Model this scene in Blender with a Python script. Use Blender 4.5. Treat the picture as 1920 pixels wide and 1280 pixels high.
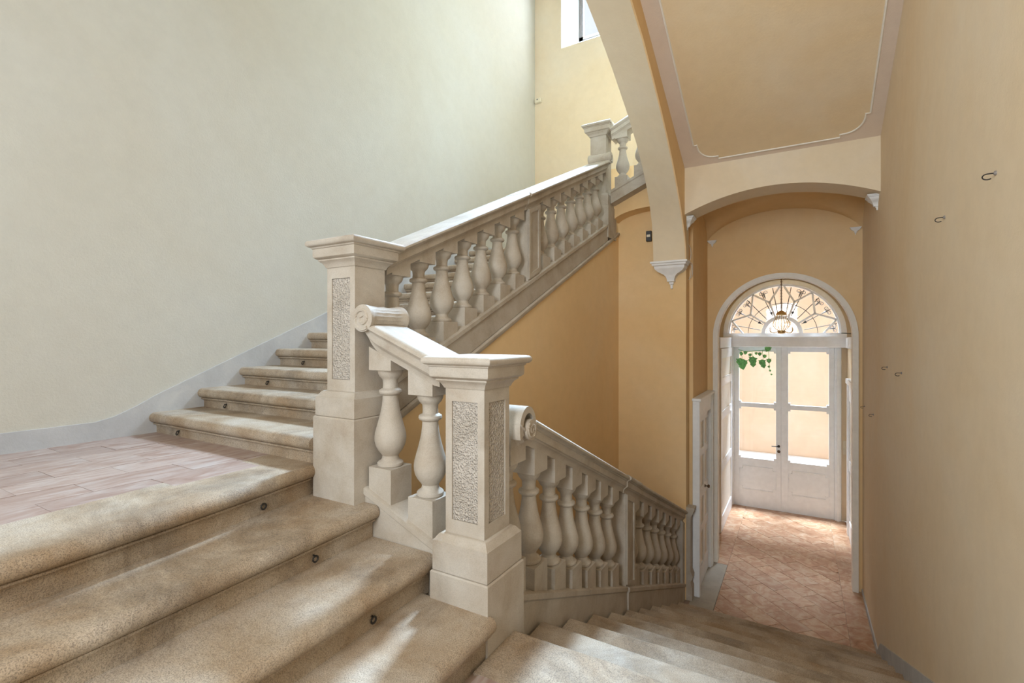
import bpy, bmesh, math, random
from mathutils import Vector, Matrix

random.seed(7)
for o in list(bpy.data.objects):
    bpy.data.objects.remove(o)
scene = bpy.context.scene
COL = scene.collection
PI = math.pi
OZ = 3.173            # eye level above the hall floor; heights below are written relative to the eye

# ------------------------------------------------------------------ camera
F_PX, AXIS_PX, HORIZON = 922.0, 1500.0, 633.0
cam_d = bpy.data.cameras.new('camera')
cam_d.sensor_width = 36.0
cam_d.lens = F_PX / 1920.0 * 36.0
cam_d.shift_y = -(640.0 - HORIZON) / 1920.0
cam_d.clip_start = 0.02
cam = bpy.data.objects.new('camera', cam_d)
COL.objects.link(cam)
cam.location = (0, 0, OZ)
cam.rotation_euler = (PI / 2, 0, math.atan((AXIS_PX - 960.0) / F_PX))
scene.camera = cam

# ------------------------------------------------------------------ world, lights, exposure
w = bpy.data.worlds.new('sky')
scene.world = w
w.use_nodes = True
bg = w.node_tree.nodes['Background']
bg.inputs['Color'].default_value = (0.86, 0.93, 1.0, 1)
bg.inputs['Strength'].default_value = 1.0


def area(name, loc, size, rot, power, color):
    d = bpy.data.lights.new(name, 'AREA')
    d.shape = 'RECTANGLE'
    d.size, d.size_y = size
    d.energy = power
    d.color = color
    o = bpy.data.objects.new(name, d)
    COL.objects.link(o)
    o.location = (loc[0], loc[1], loc[2] + OZ)
    o.rotation_euler = rot
    return o


# daylight through the high window of the stair hall, the landing windows behind the camera, and the entrance doors
hw = area('daylight_high_window', (-2.95, 8.3, 6.05), (0.8, 1.5), (0, 0, 0), 570, (0.52, 0.74, 1.0))
hw.rotation_euler = Vector((3.3, -6.3, -7.3)).to_track_quat('-Z', 'Y').to_euler()
hw.data.spread = 1.2
sk = area('skylight_high_window', (-2.2, 8.26, 6.05), (1.1, 1.5), (-PI / 2 + 0.5, 0, 0), 80, (0.84, 0.92, 1.0))
sk.data.spread = 2.7
area('daylight_back_window', (-2.75, -1.75, 2.6), (1.4, 2.6), (PI / 2, 0, 0), 32, (0.97, 0.97, 1.0))
area('daylight_landing_window', (-0.6, -1.75, 1.2), (1.1, 2.4), (PI / 2, 0, -0.15), 165, (0.86, 0.93, 1.0))
en = area('daylight_entrance', (-0.29, 11.6, 3.0), (1.9, 1.5), (0, 0, 0), 620, (0.70, 0.84, 1.0))
en.rotation_euler = Vector((0, -2.8, -6.2)).to_track_quat('-Z', 'Y').to_euler()
en.data.spread = 1.6

vs = scene.view_settings
vs.view_transform = 'Standard'
vs.look = 'None'
vs.exposure = 0.12
vs.gamma = 1.0
vs.use_curve_mapping = False

# ------------------------------------------------------------------ materials
MATS = {}


def new_mat(name):
    m = bpy.data.materials.new(name)
    m.use_nodes = True
    nt = m.node_tree
    return m, nt, nt.nodes['Principled BSDF']


def noise(nt, coord, scale, detail=4, rough=0.55, dist=0.0):
    n = nt.nodes.new('ShaderNodeTexNoise')
    n.inputs['Scale'].default_value = scale
    n.inputs['Detail'].default_value = detail
    n.inputs['Roughness'].default_value = rough
    n.inputs['Distortion'].default_value = dist
    nt.links.new(coord, n.inputs['Vector'])
    return n


def ramp(nt, fac, stops):
    r = nt.nodes.new('ShaderNodeValToRGB')
    while len(r.color_ramp.elements) < len(stops):
        r.color_ramp.elements.new(0.5)
    for e, (p, c) in zip(r.color_ramp.elements, stops):
        e.position = p
        e.color = (c[0], c[1], c[2], 1)
    nt.links.new(fac, r.inputs['Fac'])
    return r


def mix(nt, fac, a, b, mode='MIX'):
    n = nt.nodes.new('ShaderNodeMix')
    n.data_type = 'RGBA'
    n.blend_type = mode
    for sock, v in ((n.inputs[0], fac), (n.inputs[6], a), (n.inputs[7], b)):
        if isinstance(v, (int, float)):
            sock.default_value = v
        elif isinstance(v, tuple):
            sock.default_value = (v[0], v[1], v[2], 1)
        else:
            nt.links.new(v, sock)
    return n.outputs[2]


def bump(nt, bsdf, height, strength, dist=0.01):
    b = nt.nodes.new('ShaderNodeBump')
    b.inputs['Strength'].default_value = strength
    b.inputs['Distance'].default_value = dist
    nt.links.new(height, b.inputs['Height'])
    nt.links.new(b.outputs['Normal'], bsdf.inputs['Normal'])


def world_coord(nt):
    g = nt.nodes.new('ShaderNodeNewGeometry')
    return g.outputs['Position']


def plaster(name, c1, c2, c3, big=0.7, bump_s=0.25):
    m, nt, b = new_mat(name)
    co = world_coord(nt)
    n1 = noise(nt, co, big, 5, 0.6, 0.4)
    r1 = ramp(nt, n1.outputs['Fac'], [(0.34, c1), (0.52, c2), (0.70, c3)])
    n2 = noise(nt, co, 9, 6, 0.65)
    r2 = ramp(nt, n2.outputs['Fac'], [(0.35, (0.975, 0.975, 0.975)), (0.65, (1.015, 1.015, 1.015))])
    nt.links.new(mix(nt, 1.0, r1.outputs['Color'], r2.outputs['Color'], 'MULTIPLY'), b.inputs['Base Color'])
    b.inputs['Roughness'].default_value = 0.92
    n3 = noise(nt, co, 60, 4, 0.7)
    n4 = noise(nt, co, 6, 3, 0.5)
    h = mix(nt, 0.5, n3.outputs['Fac'], n4.outputs['Fac'])
    bump(nt, b, h, bump_s, 0.012)
    MATS[name] = m
    return m


def stone(name, c1, c2, c3, speck=0.0, rough=0.75, bump_s=0.25, scale=7.0, speck_scale=220.0, grime=0.0):
    m, nt, b = new_mat(name)
    co = world_coord(nt)
    n1 = noise(nt, co, scale, 6, 0.6, 0.3)
    r1 = ramp(nt, n1.outputs['Fac'], [(0.33, c1), (0.5, c2), (0.68, c3)])
    col = r1.outputs['Color']
    if speck:
        n2 = noise(nt, co, speck_scale, 2, 0.8)
        r2 = ramp(nt, n2.outputs['Fac'], [(0.36, (1 - speck, 1 - speck, 1 - speck)), (0.5, (1, 1, 1)), (0.66, (1 + speck * 0.45, 1 + speck * 0.45, 1 + speck * 0.42))])
        col = mix(nt, 1.0, col, r2.outputs['Color'], 'MULTIPLY')
    if grime:
        n5 = noise(nt, co, 1.7, 6, 0.7, 0.8)
        r5 = ramp(nt, n5.outputs['Fac'], [(0.30, (1 - grime, 1 - grime * 1.05, 1 - grime * 1.1)), (0.50, (1, 1, 1))])
        col = mix(nt, 1.0, col, r5.outputs['Color'], 'MULTIPLY')
    nt.links.new(col, b.inputs['Base Color'])
    b.inputs['Roughness'].default_value = rough
    n3 = noise(nt, co, 90, 5, 0.75)
    n4 = noise(nt, co, 14, 4, 0.6)
    bump(nt, b, mix(nt, 0.45, n3.outputs['Fac'], n4.outputs['Fac']), bump_s, 0.008)
    MATS[name] = m
    return m


def plain(name, c, rough=0.5, metal=0.0, var=0.06, scale=12.0):
    m, nt, b = new_mat(name)
    co = world_coord(nt)
    n1 = noise(nt, co, scale, 4, 0.6)
    lo = tuple(max(0, k * (1 - var)) for k in c)
    hi = tuple(min(1, k * (1 + var)) for k in c)
    r1 = ramp(nt, n1.outputs['Fac'], [(0.35, lo), (0.65, hi)])
    nt.links.new(r1.outputs['Color'], b.inputs['Base Color'])
    b.inputs['Roughness'].default_value = rough
    b.inputs['Metallic'].default_value = metal
    MATS[name] = m
    return m


# one pale ochre wall plaster, with cool daylight and warm bounce painted into its tones
plaster('plaster_cool_lit', (0.58, 0.545, 0.46), (0.60, 0.58, 0.51), (0.61, 0.60, 0.55), 0.35, 0.35)
plaster('plaster_mid_lit', (0.78, 0.62, 0.41), (0.80, 0.66, 0.47), (0.81, 0.70, 0.54), 0.6)
plaster('plaster_warm_lit', (0.82, 0.55, 0.27), (0.84, 0.59, 0.31), (0.85, 0.63, 0.37), 0.6)
plaster('plaster_soffit', (0.80, 0.65, 0.45), (0.82, 0.69, 0.50), (0.83, 0.72, 0.56), 0.8)
plaster('plaster_rose', (0.76, 0.61, 0.49), (0.78, 0.64, 0.52), (0.79, 0.66, 0.55), 1.2)
plaster('plaster_panel', (0.79, 0.60, 0.36), (0.81, 0.63, 0.40), (0.82, 0.67, 0.47), 0.9)
plaster('plaster_grey_band', (0.47, 0.47, 0.47), (0.52, 0.52, 0.52), (0.60, 0.59, 0.57), 3.0)
plaster('plaster_peach', (0.75, 0.51, 0.34), (0.78, 0.55, 0.38), (0.81, 0.60, 0.44), 0.8, 0.1)
plaster('plaster_white', (0.86, 0.86, 0.86), (0.90, 0.90, 0.89), (0.92, 0.92, 0.92), 2.0)
stone('stone_carved', (0.42, 0.345, 0.262), (0.48, 0.415, 0.335), (0.53, 0.475, 0.40), 0.10, 0.72, 0.28, 5.0, grime=0.18)
stone('stone_granite', (0.34, 0.235, 0.14), (0.43, 0.335, 0.235), (0.51, 0.43, 0.34), 0.46, 0.75, 0.8, 3.0, 240.0, 0.42)
stone('stone_threshold', (0.34, 0.30, 0.24), (0.40, 0.36, 0.29), (0.45, 0.41, 0.34), 0.2, 0.6, 0.2, 5.0)
stone('mortar', (0.33, 0.22, 0.15), (0.37, 0.26, 0.19), (0.41, 0.30, 0.23), 0.1, 0.9, 0.3)
plain('paint_white', (0.87, 0.88, 0.89), 0.42, 0, 0.03)
plain('paint_cream', (0.86, 0.81, 0.72), 0.5, 0, 0.03)
plain('iron_dark', (0.05, 0.045, 0.04), 0.6, 0.7, 0.2, 40)
plain('iron_grey', (0.33, 0.31, 0.30), 0.5, 0.6, 0.1, 40)
plain('brass', (0.62, 0.44, 0.18), 0.35, 0.9, 0.1, 40)
plain('brass_dark', (0.16, 0.11, 0.07), 0.35, 0.8, 0.1, 40)
plain('plastic_black', (0.035, 0.035, 0.035), 0.45, 0, 0.1)
plain('plastic_ivory', (0.78, 0.70, 0.54), 0.45, 0, 0.04)
plain('leaf_green', (0.13, 0.42, 0.11), 0.5, 0, 0.35, 30)
plain('wire_white', (0.75, 0.72, 0.66), 0.5, 0, 0.05)
plain('paving', (0.80, 0.80, 0.80), 0.8, 0, 0.08, 3)


def panel_mat():
    m, nt, b = new_mat('stone_stippled')
    co = world_coord(nt)
    n1 = noise(nt, co, 6, 4)
    v = nt.nodes.new('ShaderNodeTexVoronoi')
    v.feature = 'SMOOTH_F1'
    v.inputs['Scale'].default_value = 130
    nt.links.new(co, v.inputs['Vector'])
    r1 = ramp(nt, n1.outputs['Fac'], [(0.35, (0.46, 0.40, 0.33)), (0.65, (0.54, 0.48, 0.41))])
    nt.links.new(r1.outputs['Color'], b.inputs['Base Color'])
    b.inputs['Roughness'].default_value = 0.85
    bump(nt, b, v.outputs['Distance'], 1.0, 0.016)
    MATS['stone_stippled'] = m


panel_mat()


def tile_mat(name, cols, stretch=(2.0, 9.0, 2.0), rough=0.42):
    m, nt, b = new_mat(name)
    co = world_coord(nt)
    oi = nt.nodes.new('ShaderNodeObjectInfo')
    vm = nt.nodes.new('ShaderNodeVectorMath')
    vm.operation = 'MULTIPLY_ADD'
    vm.inputs[1].default_value = stretch
    nt.links.new(co, vm.inputs[0])
    cmb = nt.nodes.new('ShaderNodeCombineXYZ')
    mm = nt.nodes.new('ShaderNodeMath')
    mm.operation = 'MULTIPLY'
    mm.inputs[1].default_value = 40.0
    nt.links.new(oi.outputs['Random'], mm.inputs[0])
    nt.links.new(mm.outputs[0], cmb.inputs[0])
    nt.links.new(cmb.outputs[0], vm.inputs[2])
    n1 = noise(nt, vm.outputs[0], 1.6, 6, 0.62, 1.4)
    r1 = ramp(nt, n1.outputs['Fac'], [(0.30, cols[0]), (0.46, cols[1]), (0.58, cols[2]), (0.72, cols[3])])
    r2 = ramp(nt, oi.outputs['Random'], [(0.0, (0.88, 0.86, 0.86)), (1.0, (1.05, 1.05, 1.05))])
    nt.links.new(mix(nt, 1.0, r1.outputs['Color'], r2.outputs['Color'], 'MULTIPLY'), b.inputs['Base Color'])
    b.inputs['Roughness'].default_value = rough
    n3 = noise(nt, co, 40, 4)
    bump(nt, b, n3.outputs['Fac'], 0.15, 0.006)
    MATS[name] = m


tile_mat('tile_landing', [(0.29, 0.18, 0.135), (0.37, 0.26, 0.21), (0.43, 0.335, 0.285), (0.49, 0.415, 0.37)], (7.0, 2.0, 2.0))
tile_mat('tile_hall', [(0.34, 0.16, 0.08), (0.46, 0.25, 0.14), (0.54, 0.36, 0.23), (0.62, 0.48, 0.37)], (4.0, 4.0, 2.0), 0.3)


def glass_mat(name, gloss=0.05, tint=(1, 1, 1)):
    m = bpy.data.materials.new(name)
    m.use_nodes = True
    nt = m.node_tree
    for n in list(nt.nodes):
        nt.nodes.remove(n)
    out = nt.nodes.new('ShaderNodeOutputMaterial')
    t = nt.nodes.new('ShaderNodeBsdfTransparent')
    t.inputs['Color'].default_value = (tint[0], tint[1], tint[2], 1)
    g = nt.nodes.new('ShaderNodeBsdfGlossy')
    g.inputs['Roughness'].default_value = 0.03
    ms = nt.nodes.new('ShaderNodeMixShader')
    ms.inputs[0].default_value = gloss
    nt.links.new(t.outputs[0], ms.inputs[1])
    nt.links.new(g.outputs[0], ms.inputs[2])
    nt.links.new(ms.outputs[0], out.inputs['Surface'])
    MATS[name] = m


glass_mat('glass', 0.05)
glass_mat('crystal', 0.35, (0.95, 0.88, 0.75))

# ------------------------------------------------------------------ mesh helpers
ORG = {}     # object name -> origin its children are measured from


def obj(name, bm, mat, parent=None, base=None, sharp=0.6):
    """link bm (coordinates relative to the eye) as one mesh object"""
    bmesh.ops.remove_doubles(bm, verts=bm.verts, dist=1e-5)
    bmesh.ops.recalc_face_normals(bm, faces=bm.faces)
    for f in bm.faces:
        f.smooth = True
    for e in bm.edges:
        if len(e.link_faces) == 2:
            e.smooth = e.calc_face_angle(0) < sharp
        else:
            e.smooth = False
    if parent is not None:
        org = ORG[parent.name]
        loc = Vector((0, 0, 0))
    else:
        if base is None:
            lo = [min(v.co[k] for v in bm.verts) for k in range(3)]
            hi = [max(v.co[k] for v in bm.verts) for k in range(3)]
            base = ((lo[0] + hi[0]) / 2, (lo[1] + hi[1]) / 2, lo[2])
        org = Vector(base)
        loc = Vector((base[0], base[1], base[2] + OZ))
    bmesh.ops.translate(bm, verts=bm.verts, vec=-org)
    me = bpy.data.meshes.new(name)
    bm.to_mesh(me)
    bm.free()
    me.materials.append(MATS[mat])
    o = bpy.data.objects.new(name, me)
    COL.objects.link(o)
    o.location = loc
    if parent is not None:
        o.parent = parent
    ORG[o.name] = org
    return o


def tag(o, label, cat, group=None, kind=None):
    o['label'] = label
    o['category'] = cat
    if group:
        o['group'] = group
    if kind:
        o['kind'] = kind
    return o


def thing(name, label, cat, base, group=None, kind=None):
    o = bpy.data.objects.new(name, None)
    COL.objects.link(o)
    o.empty_display_size = 0.1
    o.location = (base[0], base[1], base[2] + OZ)
    ORG[o.name] = Vector(base)
    return tag(o, label, cat, group, kind)


def struct(name, bm, mat, label, cat):
    return tag(obj(name, bm, mat), label, cat, kind='structure')


def share(name, src, parent, loc, scale=None):
    """another object on the same mesh, placed at loc (relative to the eye)"""
    o = bpy.data.objects.new(name, src.data if hasattr(src, 'data') else src)
    COL.objects.link(o)
    o.parent = parent
    o.location = Vector(loc) - ORG[parent.name]
    if scale:
        o.scale = scale
    ORG[o.name] = Vector(loc)
    return o


def box(bm, x0, x1, y0, y1, z0, z1, bev=0.0, seg=1):
    m = Matrix.Translation(((x0 + x1) / 2, (y0 + y1) / 2, (z0 + z1) / 2)) @ Matrix.Diagonal((x1 - x0, y1 - y0, z1 - z0, 1))
    r = bmesh.ops.create_cube(bm, size=1.0, matrix=m)
    if bev:
        es = set()
        for v in r['verts']:
            es.update(v.link_edges)
        bmesh.ops.bevel(bm, geom=list(es), offset=bev, segments=seg, affect='EDGES', profile=0.5)
    return bm


def B(*a, **k):
    return box(bmesh.new(), *a, **k)


def loft(bm, rings, cap=True, closed=True):
    """rings: lists of points with equal counts"""
    vs_ = [[bm.verts.new(p) for p in r] for r in rings]
    n = len(rings[0])
    for a, b in zip(vs_[:-1], vs_[1:]):
        for i in range(n if closed else n - 1):
            j = (i + 1) % n
            try:
                bm.faces.new((a[i], a[j], b[j], b[i]))
            except ValueError:
                pass
    if cap and closed:
        for r in (vs_[0], vs_[-1]):
            try:
                bm.faces.new(r)
            except ValueError:
                pass
    return bm


def sq_loft(bm, cx, cy, prof, hy_extra=0.0):
    """square turned section: prof = (half width, z)"""
    return loft(bm, [[(cx - h, cy - h - hy_extra, z), (cx + h, cy - h - hy_extra, z), (cx + h, cy + h + hy_extra, z), (cx - h, cy + h + hy_extra, z)] for h, z in prof])


def lathe(bm, cx, cy, prof, seg=24):
    return loft(bm, [[(cx + r * math.cos(2 * PI * i / seg), cy + r * math.sin(2 * PI * i / seg), z) for i in range(seg)] for r, z in prof])


def tube(bm, pts, r, seg=8, closed=False):
    pts = [Vector(p) for p in pts]
    rings = []
    n = len(pts)
    up = Vector((0.13, 0.29, 0.95)).normalized()
    for i, p in enumerate(pts):
        if closed:
            t = pts[(i + 1) % n] - pts[i - 1]
        else:
            t = pts[min(i + 1, n - 1)] - pts[max(i - 1, 0)]
        t.normalize()
        a = t.cross(up)
        if a.length < 1e-3:
            a = t.cross(Vector((1, 0, 0)))
        a.normalize()
        b = t.cross(a)
        rr = r[i] if isinstance(r, (list, tuple)) else r
        rings.append([p + rr * (math.cos(2 * PI * k / seg) * a + math.sin(2 * PI * k / seg) * b) for k in range(seg)])
    if closed:
        rings.append(rings[0])
    return loft(bm, rings, cap=not closed)


def columns(bm, pts, top, a0, a1, axis):
    """solid between a curve (u, z) and a top line; axis = the direction of u; a0..a1 across"""
    tz = top if callable(top) else (lambda u: top)
    rings = []
    for u, z in pts:
        if axis == 'y':
            rings.append([(a0, u, z), (a1, u, z), (a1, u, tz(u)), (a0, u, tz(u))])
        else:
            rings.append([(u, a0, z), (u, a1, z), (u, a1, tz(u)), (u, a0, tz(u))])
    return loft(bm, rings)


def arc_pts(cx, cz, r, a0, a1, n):
    return [(cx + r * math.cos(a0 + (a1 - a0) * i / n), cz + r * math.sin(a0 + (a1 - a0) * i / n)) for i in range(n + 1)]


# ------------------------------------------------------------------ shell
XL, XR, YF, YB, YE = -4.05, 0.673, 7.72, -1.6, 10.25     # left wall, right wall, far wall, back wall, entrance wall
ZT, ZH = 7.3, -3.173                                      # stair hall ceiling, hall floor
Z_UP, Z_LOW = -0.686, -1.358                              # the two landings near the camera

struct('wall_left', B(XL - 0.3, XL, YB, YF, -3.3, ZT), 'plaster_cool_lit', 'tall pale cream plaster wall beside the upper flight', 'wall')
struct('wall_right', B(XR, XR + 0.3, YB, 7.72, -3.3, ZT), 'plaster_mid_lit', 'cream plaster wall with iron hooks along the lower flight', 'wall')

# far wall with the splayed high window
bm = bmesh.new()
WX0, WX1, WZ0, WZ1 = -3.54, -1.45, 4.97, 7.0
box(bm, XL, WX0, YF, YF + 0.5, 0.9, ZT)
box(bm, WX1, XR + 0.3, YF, YF + 0.5, 2.0, ZT)
box(bm, WX0, WX1, YF, YF + 0.5, 0.9, WZ0)
box(bm, WX0, WX1, YF, YF + 0.5, WZ1, ZT)
struct('wall_far', bm, 'plaster_mid_lit', 'cream plaster end wall above the upper stair landing', 'wall')
wn = thing('window_2', 'high white window in the far wall of the stair hall', 'window', (-2.6, YF + 0.4, WZ0), kind='structure')
gx0, gx1, gz0, gz1, gy = -3.37, -1.6, 5.25, 6.8, YF + 0.42
bm = bmesh.new()
o_ = [(WX0, YF - 0.005, WZ0), (WX1, YF - 0.005, WZ0), (WX1, YF - 0.005, WZ1), (WX0, YF - 0.005, WZ1)]
i_ = [(gx0, gy, gz0), (gx1, gy, gz0), (gx1, gy, gz1), (gx0, gy, gz1)]
loft(bm, [o_, i_], cap=False)
obj('window_reveal', bm, 'plaster_white', wn)
bm = bmesh.new()
for a in ((gx1 - 0.05, gx1, gz0, gz1), (gx0, gx1, gz0, gz0 + 0.05), (gx0, gx1, gz1 - 0.05, gz1), (-2.51, -2.46, gz0, gz1)):
    box(bm, a[0], a[1], gy - 0.03, gy + 0.03, a[2], a[3])
obj('window_frame', bm, 'plaster_white', wn)
obj('window_stile', B(gx0, gx0 + 0.07, gy - 0.03, gy + 0.03, gz0, gz1), 'iron_grey', wn)
obj('pane', B(gx0, -2.51, gy - 0.004, gy + 0.004, gz0, gz1), 'glass', wn)
obj('pane', B(-2.46, gx1, gy - 0.004, gy + 0.004, gz0, gz1), 'glass', wn)

# back wall behind the camera with two landing windows
bm = bmesh.new()
bw = [(-3.45, -2.05, 1.3, 3.9), (-1.15, -0.05, 0.0, 2.4)]
box(bm, XL, bw[0][0], YB - 0.3, YB, -3.3, ZT)
box(bm, bw[0][1], bw[1][0], YB - 0.3, YB, -3.3, ZT)
box(bm, bw[1][1], XR + 0.3, YB - 0.3, YB, -3.3, ZT)
for x0, x1, z0, z1 in bw:
    box(bm, x0, x1, YB - 0.3, YB, -3.3, z0)
    box(bm, x0, x1, YB - 0.3, YB, z1, ZT)
struct('wall_back', bm, 'plaster_cool_lit', 'plaster wall closing the stair hall behind the landings', 'wall')
for k, (x0, x1, z0, z1) in enumerate(bw):
    wn = thing('window_%d' % (3 + k), ('tall casement behind the upper landing', 'casement behind the lower landing')[k] + ' with white frame', 'window', ((x0 + x1) / 2, YB - 0.15, z0), kind='structure')
    bm = bmesh.new()
    xm = (x0 + x1) / 2
    for a in ((x0, x0 + 0.06, z0, z1), (x1 - 0.06, x1, z0, z1), (xm - 0.03, xm + 0.03, z0, z1), (x0, x1, z0, z0 + 0.06), (x0, x1, z1 - 0.06, z1)):
        box(bm, a[0], a[1], YB - 0.18, YB - 0.12, a[2], a[3])
    obj('window_frame', bm, 'paint_white', wn)
    obj('pane', B(x0 + 0.06, xm - 0.03, YB - 0.154, YB - 0.146, z0 + 0.06, z1 - 0.06), 'glass', wn)
    obj('pane', B(xm + 0.03, x1 - 0.06, YB - 0.154, YB - 0.146, z0 + 0.06, z1 - 0.06), 'glass', wn)

struct('ceiling_hall', B(XL - 0.3, XR + 0.3, YB - 0.3, YF + 0.5, ZT, ZT + 0.2), 'plaster_cool_lit', 'flat plaster ceiling over the tall stair hall', 'ceiling')

# inner wall under the upper flight
XI = -2.03


def up_plinth(y):
    return -0.025 + 0.445 * (y - 2.581)


def up_rail(y):
    return 0.53 + 0.45 * (y - 2.121)


def up_bot(y):
    return up_plinth(y) - 0.262


struct('wall_stair', columns(bmesh.new(), [(2.06, ZH), (6.22, ZH)], lambda y: up_bot(y) + 0.02, XI - 0.14, XI, 'y'), 'plaster_warm_lit', 'ochre plaster wall under the upper flight', 'wall')

# wall facing the camera between upper flight and corridor, its shallow arch, corridor wall
YW = 6.2
struct('wall_niche', B(XI - 0.14, -1.19, YW, YW + 0.25, ZH, 2.2), 'plaster_warm_lit', 'ochre wall below the shallow blind arch with small black sensor', 'wall')
pts = [(-2.03 + 0.83 * t / 16.0, 1.42 + 0.17 * math.sqrt(max(0, 1 - ((t - 9.0) / 9.6) ** 2))) for t in range(17)]


def third_plinth(x):
    return 1.80 + 0.43 * (x + 2.05)


struct('wall_blind_arch', columns(bmesh.new(), pts, lambda x: third_plinth(x) - 0.16, 5.98, YW, 'x'), 'plaster_warm_lit', 'shallow plaster arch under the third flight', 'wall')
bm = B(-1.40, -1.19, YW + 0.25, 7.5, ZH, 2.0)
box(bm, -1.20, -1.145, 6.40, 7.5, ZH, 2.0)
struct('wall_corridor', bm, 'plaster_warm_lit', 'ochre corridor wall with the narrow white panelled door', 'wall')
struct('wall_well', B(-2.0, -1.24, 2.0, 2.06, ZH, -1.2), 'plaster_warm_lit', 'plaster wall under the short flight', 'wall')

# big arch springing from the scrolled corbel
A0, A1 = -1.53, -1.16
arch_l = [(6.2, 0.90), (6.0, 0.90), (5.975, 1.15), (5.93, 1.36), (5.82, 1.57), (5.68, 1.75), (5.5, 1.93), (5.3, 2.09), (5.0, 2.28), (4.76, 2.40), (4.5, 2.53), (4.17, 2.67), (3.84, 2.79), (3.4, 2.90), (2.9, 2.98), (2.3, 3.02), (1.5, 3.04), (0.7, 3.05), (0.0, 3.05), (-0.8, 3.04), (-1.3, 3.03), (-1.6, 3.02)]
arch_r = [(y, z - d) for (y, z), d in zip(arch_l, (0, 0, 0.10, 0.20, 0.25, 0.27, 0.27, 0.25, 0.22, 0.19, 0.17, 0.13, 0.12, 0.1, 0.1, 0.1, 0.1, 0.1, 0.1, 0.05, 0, 0))]
bm = bmesh.new()
loft(bm, [[(A0, y, zl), (A1, y, zr), (A1, y, ZT), (A0, y, ZT)] for (y, zl), (_, zr) in zip(arch_l, arch_r)])
struct('wall_arch', bm, 'plaster_soffit', 'broad curved plaster arch beside the sloping ceiling', 'arch')


def slope_ceil(y):
    return 1.93 + 0.47 * (5.95 - y)


# ochre lining of the arch flank towards the corridor
struct('wall_arch_flank', columns(bmesh.new(), [(y, z) for y, z in arch_r[1:] if y > 0.8], lambda y: slope_ceil(y) + 0.05, A1 - 0.002, A1 + 0.012, 'y'), 'plaster_warm_lit', 'ochre flank of the broad arch under the sloping ceiling', 'arch')

# sloping ceiling over the lower flight with its moulded panel
bm = bmesh.new()
ys = [5.95, 1.2, YB]
zs = [slope_ceil(5.95), slope_ceil(1.2), slope_ceil(1.2)]
loft(bm, [[(A1, y, z), (XR, y, z), (XR, y, z + 0.15), (A1, y, z + 0.15)] for y, z in zip(ys, zs)])
ceil = struct('ceiling_slope', bm, 'plaster_rose', 'sloping rose plaster ceiling with a thin moulded panel', 'ceiling')


def notch_loop(x0, x1, y0, y1, c, n=8):
    """panel outline with stepped concave corners (far end first)"""
    s = 0.035
    out = []

    def corner(cx, cy, sx, sy):
        # from the y side to the x side, bulging into the panel's corner
        p = [(cx, cy + sy * (c + s)), (cx + sx * s, cy + sy * (c + s))]
        for i in range(n + 1):
            a = PI / 2 * i / n
            p.append((cx + sx * (s + (c - s) * (1 - math.cos(a))), cy + sy * (c - (c - s) * math.sin(a))))
        p += [(cx + sx * (c + s), cy + sy * s), (cx + sx * (c + s), cy)]
        return p

    out += corner(x0, y1, 1, -1)
    out += list(reversed(corner(x1, y1, -1, -1)))
    out += corner(x1, y0, -1, 1)
    out += list(reversed(corner(x0, y0, 1, 1)))
    return out


loop = notch_loop(-1.0, 0.565, 1.6, 5.835, 0.19)
bm = bmesh.new()
tube(bm, [(x, y, slope_ceil(y) - 0.004) for x, y in loop], 0.009, 6, closed=True)
mo = obj('panel_moulding', bm, 'paint_cream', ceil)
bm = bmesh.new()
f = bm.faces.new([bm.verts.new((x, y, slope_ceil(y) - 0.003)) for x, y in loop])
r = bmesh.ops.extrude_face_region(bm, geom=[f])
bmesh.ops.translate(bm, verts=[v for v in r['geom'] if isinstance(v, bmesh.types.BMVert)], vec=(0, 0, 0.012))
obj('ceiling_panel', bm, 'plaster_panel', ceil)

# cross arch at the foot of the slope and the groin vault behind it
seg_pts = [(A1 + (XR - A1) * t / 24.0, 1.415 + 0.205 * (1 - ((t - 12) / 12.0) ** 2)) for t in range(25)]
struct('wall_cross_arch', columns(bmesh.new(), seg_pts, 2.0, 5.90, 6.28, 'x'), 'plaster_soffit', 'low segmental plaster arch across the corridor', 'arch')
bm = bmesh.new()
NX, NY = 28, 20
gy0, gy1 = 6.28, 7.5


def prof(t):
    return math.sqrt(max(0.0, 1 - 0.92 * (2 * t - 1) ** 2)) - math.sqrt(0.08)


rings = []
for j in range(NY + 1):
    row = []
    for i in range(NX + 1):
        h = max(prof(i / NX), prof(j / NY) * 0.98) / (1 - math.sqrt(0.08))
        row.append((A1 + (XR - A1) * i / NX, gy0 + (gy1 - gy0) * j / NY, 1.36 + 0.36 * h))
    rings.append(row)
loft(bm, rings, cap=False, closed=False)
struct('ceiling_vault', bm, 'plaster_warm_lit', 'small ochre groin vault before the entrance arch', 'ceiling')

# entrance arch wall
CX, CZ, RA = -0.218, 0.016, 0.80
bm = bmesh.new()
ap = arc_pts(CX, CZ, RA, PI, 0, 40)
columns(bm, ap, 2.0, 7.5, 7.72, 'x')
box(bm, -1.40, CX - RA, 7.5, 7.72, ZH, 2.0)
box(bm, CX + RA, XR + 0.3, 7.5, 7.72, ZH, 2.0)
struct('wall_entrance_arch', bm, 'plaster_warm_lit', 'ochre wall pierced by the round arch before the entrance', 'wall')
bm = bmesh.new()
ro, ri = 0.848, 0.785
path = [(CX - 1, ZH, 'l')]
outer = [(CX - ro, ZH)] + arc_pts(CX, CZ, ro, PI, 0, 48) + [(CX + ro, ZH)]
inner = [(CX - ri, ZH)] + arc_pts(CX, CZ, ri, PI, 0, 48) + [(CX + ri, ZH)]
loft(bm, [[(a[0], 7.455, a[1]), (b[0], 7.455, b[1]), (b[0], 7.62, b[1]), (a[0], 7.62, a[1])] for a, b in zip(outer, inner)])
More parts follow.
